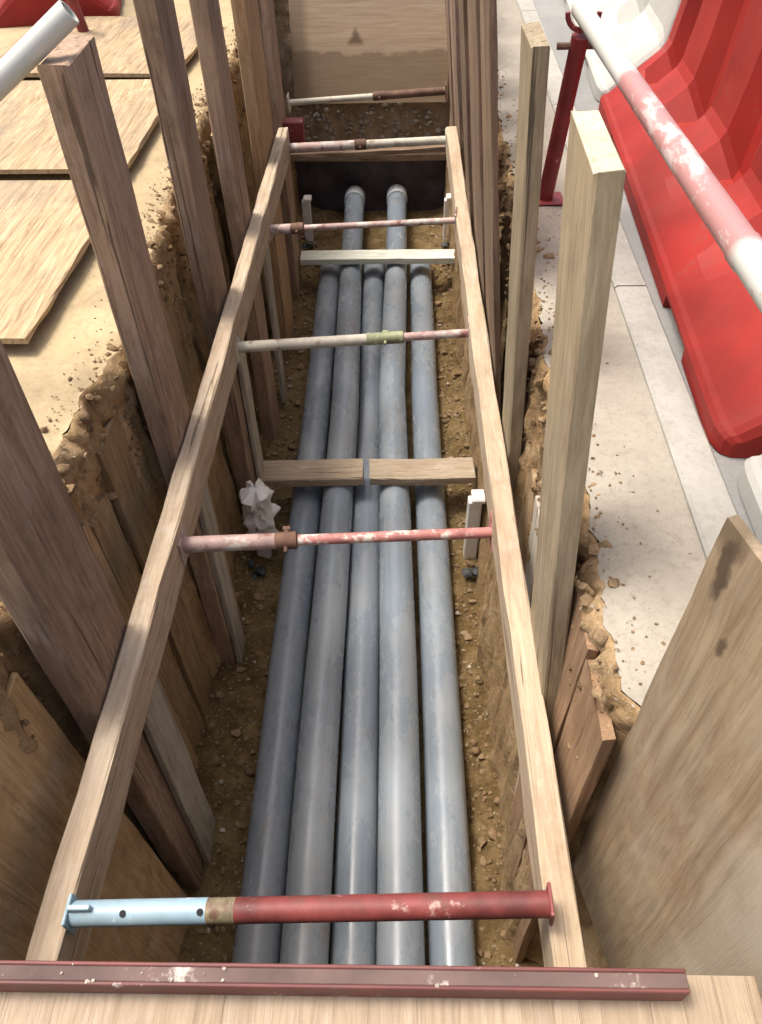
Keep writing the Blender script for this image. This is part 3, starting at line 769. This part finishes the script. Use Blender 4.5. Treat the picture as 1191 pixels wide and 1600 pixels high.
# ------------------------------------------------------------------ sheets lying on the left ground
G_G = 'plywood sheets laid on the ground along the left edge'
def gsheet(x0, x1, y0, y1_, z, lab, seed, rot=0.0, t=.022):
    m = plank_mb(y1_ - y0, t, x1 - x0, seed, n=12, rough=.005, bow=.006)
    M4 = Matrix.Translation(((x0 + x1) / 2, y0, z + .034 + t / 2)) @ Matrix.Rotation(math.radians(rot), 4, 'Z') @ Matrix(((0, 1, 0, 0), (0, 0, 1, 0), (1, 0, 0, 0), (0, 0, 0, 1)))
    o = m.build('ground_sheet', M['ply_ground'], mw=M4); tag(o, lab, 'sheet', G_G)
    for f in (.12, .5, .88):
        m = MB(); W = x1 - x0
        m.box(-t / 2 - .034, -t / 2 - .002, -W / 2 + .06, W / 2 - .05, f * (y1_ - y0) - .03, f * (y1_ - y0) + .03, .003)
        m.build('bearer', M['poling'], o)
gsheet(-2.42, -1.195, 2.09, 3.30, .008, 'thick plywood sheet on the left ground, nearest, behind the first two posts', 501, -1.0)
gsheet(-2.43, -1.205, 3.42, 4.62, .008, 'second plywood sheet on the left ground, seen between two brown posts', 502, -.6)
gsheet(-2.45, -1.25, 4.75, 5.95, .008, 'third plywood sheet on the left ground, farthest from the camera', 503, -3.0)

# ------------------------------------------------------------------ barriers
def barrier_mesh():
    L, P, n = 2.72, .60, 136
    def rec(s):                       # 1 inside a recess of the ribbed wall
        u = ((s - .39) / P) % 1.0
        return max(0.0, min(1.0, (u - .22) / .30, (.78 - u) / .13))
    loops = []
    cuts = [0, .012, .03, .06, .1, .16, L - .16, L - .1, L - .06, L - .03, L - .012, L, .44, .445, .76, .765, 1.85, 1.855, 2.2, 2.205]
    for k in range(-1, 5):
        cuts += [.39 + P * (k + u) for u in (.22, .52, .65, .78)]
    for s in sorted(c for c in cuts if 0 <= c <= L):
        e = min(1.0, min(s, L - s) / .10)
        ef = math.sqrt(max(0.0, 1 - (1 - e) ** 2))      # rounded ends
        dep = .06 * rec(s) if .2 < s < L - .2 else 0.0
        tw = .27 + dep
        zf = .315 - dep * 1.9
        slot = .045 if (.442 < s < .762 or 1.852 < s < 2.202) else 0.0
        W = .86
        pr = [(0.0 + .01, slot), (.0, slot + .008), (0, .066), (.012, .080), (.03, .084), (.095, .084 + .231 * .065 / .24 - dep * .15), (.175, .084 + .231 * .145 / .24 - dep * .8)]
        pr += [(tw - .012, zf - .014), (tw + .006, zf + .02), (tw + .03 * 1, .5), (tw + .05, .72), (tw + .055 - dep * .3, .90), (.33, .97), (.35, 1.0)]
        full = pr + [(W - t, z) for t, z in reversed(pr)]
        sink = (1 - ef) * .10
        loops.append([(W / 2 + (t - W / 2) * (1 - (1 - ef) * .10), s + (0), max(0.0 if z < .01 else .004, z - sink * min(1, z / .3))) for t, z in full])
    m = MB(); m.loops(loops)
    me = bpy.data.meshes.new('barrier_body'); me.from_pydata(m.v, [], m.f); me.materials.append(M['red_plastic'])
    me.polygons.foreach_set('use_smooth', [True] * len(me.polygons)); me.set_sharp_from_angle(angle=math.radians(9)); me.update()
    return me
bme = barrier_mesh()
white_me = bme.copy(); white_me.materials.clear(); white_me.materials.append(M['white_barrier'])
def barrier(loc, rz, label, me=bme, group='red plastic road barriers'):
    root = empty('road_barrier', loc); root.rotation_euler.z = rz
    tag(root, label, 'barrier', group)
    o = bpy.data.objects.new('barrier_body', me); COL.objects.link(o); o.parent = root
    for s in (.35, 1.36, 2.37):
        m = MB(); m.lathe([(1.0, .05), (1.022, .05), (1.026, .044)], 'Z', 16, (.43, s, 0)); m.build('filler_cap', M['dark_red'], root, smooth=True, sharp=40)
    return root
barrier((.856, 1.575, .0), math.radians(-3.6), 'big red plastic barrier on the kerb at the right of the trench')
barrier((1.035, 4.33, .0), math.radians(-3.6), 'white plastic barrier beyond the far end of the big red one', white_me, 'white plastic road barriers')
barrier((.775, -1.20, .0), math.radians(-2.4), 'white plastic barrier close to the camera, just showing below the red one', white_me, 'white plastic road barriers')
barrier((-2.78, 5.95, 0), math.radians(12), 'red plastic barrier at the far left, behind the pale leaning tube')

# ------------------------------------------------------------------ guard rail on the right, tube on the left
o = MB(); q = random.Random(2)
o.lathe([(0, .030), (.002, .033), (.55, .033), (.56, .0355), (.60, .0355), (.61, .033), (1.6, .032), (2.35, .032), (2.37, .028)], 'Z', 20)
Mr, _ = frame_between((.672, .80, .70), (.640, 3.14, .70), (0, 0, 1))
r_ = o.build('guard_rail', M['rail'], mw=Mr, smooth=True, sharp=40)
tag(r_, 'white and worn red guard rail tube running along the right side of the trench', 'rail')
lg = empty('rail_stand', (.615, 3.19, 0)); tag(lg, 'dark red steel leg with a foot plate, holding up the guard rail', 'stand')
m = MB(); m.lathe([(.008, .032), (.30, .032), (.64, .032)], 'Z', 14)
leg = m.build('leg', M['dark_red'], lg, smooth=True, sharp=40)
leg.rotation_euler = (math.radians(9.0), math.radians(2.5), 0)
m = MB(); m.box(-.075, .075, -.06, .06, .004, .012, .003); m.build('foot_plate', M['dark_red'], lg)
m = MB(); m.tube([(.026 + .055 * math.cos(a), -.105, .705 + .055 * math.sin(a)) for a in [math.pi * (1 + k / 10) for k in range(11)]], .009, 8); m.build('rail_cradle', M['dark_red'], lg)
m = MB(); m.tube([(-.05, -.098, .60), (.10, -.098, .60)], .012, 8); m.build('cross_pin', M['rust'], lg)
# a second stand under the rail's near end, beside the standing plywood
lg2 = empty('rail_stand', (.672, .86, 0)); tag(lg2, 'dark red steel leg holding the near end of the guard rail', 'stand')
m = MB(); m.lathe([(.008, .024), (.66, .024)], 'Z', 14); m.build('leg', M['dark_red'], lg2, smooth=True, sharp=40)
m = MB(); m.box(-.06, .06, -.06, .06, .001, .008, .003); m.build('foot_plate', M['dark_red'], lg2)
lg3 = empty('rail_stand', (-2.02, 5.62, 0)); tag(lg3, 'dark red steel leg at the far left beside the red barrier', 'stand')
m = MB(); m.lathe([(.008, .035), (.80, .035)], 'Z', 14); m.build('leg', M['dark_red'], lg3, smooth=True, sharp=40).rotation_euler = (math.radians(6), math.radians(-6), 0)
m = MB(); m.box(-.075, .075, -.06, .06, .001, .009, .003); m.build('foot_plate', M['dark_red'], lg3)
m = MB(); m.lathe([(.12, .024), (.0, .024), (0, .028), (.004, .030), (1.66, .030), (1.664, .028)], 'Z', 16)
Ml, _ = frame_between((-.79, 2.13, .945), (-1.70, 1.92, .34), (0, 1, 0))
t_ = m.build('pale_tube', M['rail'], mw=Ml, smooth=True, sharp=40)
tag(t_, 'pale tube leaning across the top of the second left post', 'tube')

# ------------------------------------------------------------------ torn strips at the right lip
for i, (x, y, z, r, lab) in enumerate([(.485, 1.165, -.02, .035, 'pale torn strip curling from the soil beside the big pale post'), (.475, .87, -.03, .03, 'pale torn strip curling from the lip next to the standing plywood')]):
    q = random.Random(60 + i); m = MB()
    pts = [(x - .03 + r * math.cos(a) * .9 + q.uniform(-.006, .006), y + r * math.sin(a), z - .03 + .02 * math.sin(a * 2)) for a in [2.2 + k * .32 for k in range(12)]]
    m.quadgrid([[(p[0], p[1], p[2]), (p[0] + .006, p[1] + .004, p[2] + .016), (p[0] + .004, p[1] + .008, p[2] + .018), (p[0] - .002, p[1] + .004, p[2] + .002), (p[0], p[1], p[2])] for p in pts])
    tag(m.build('torn_strip', M['poling'], smooth=True), lab, 'scrap', 'torn strips at the right lip')
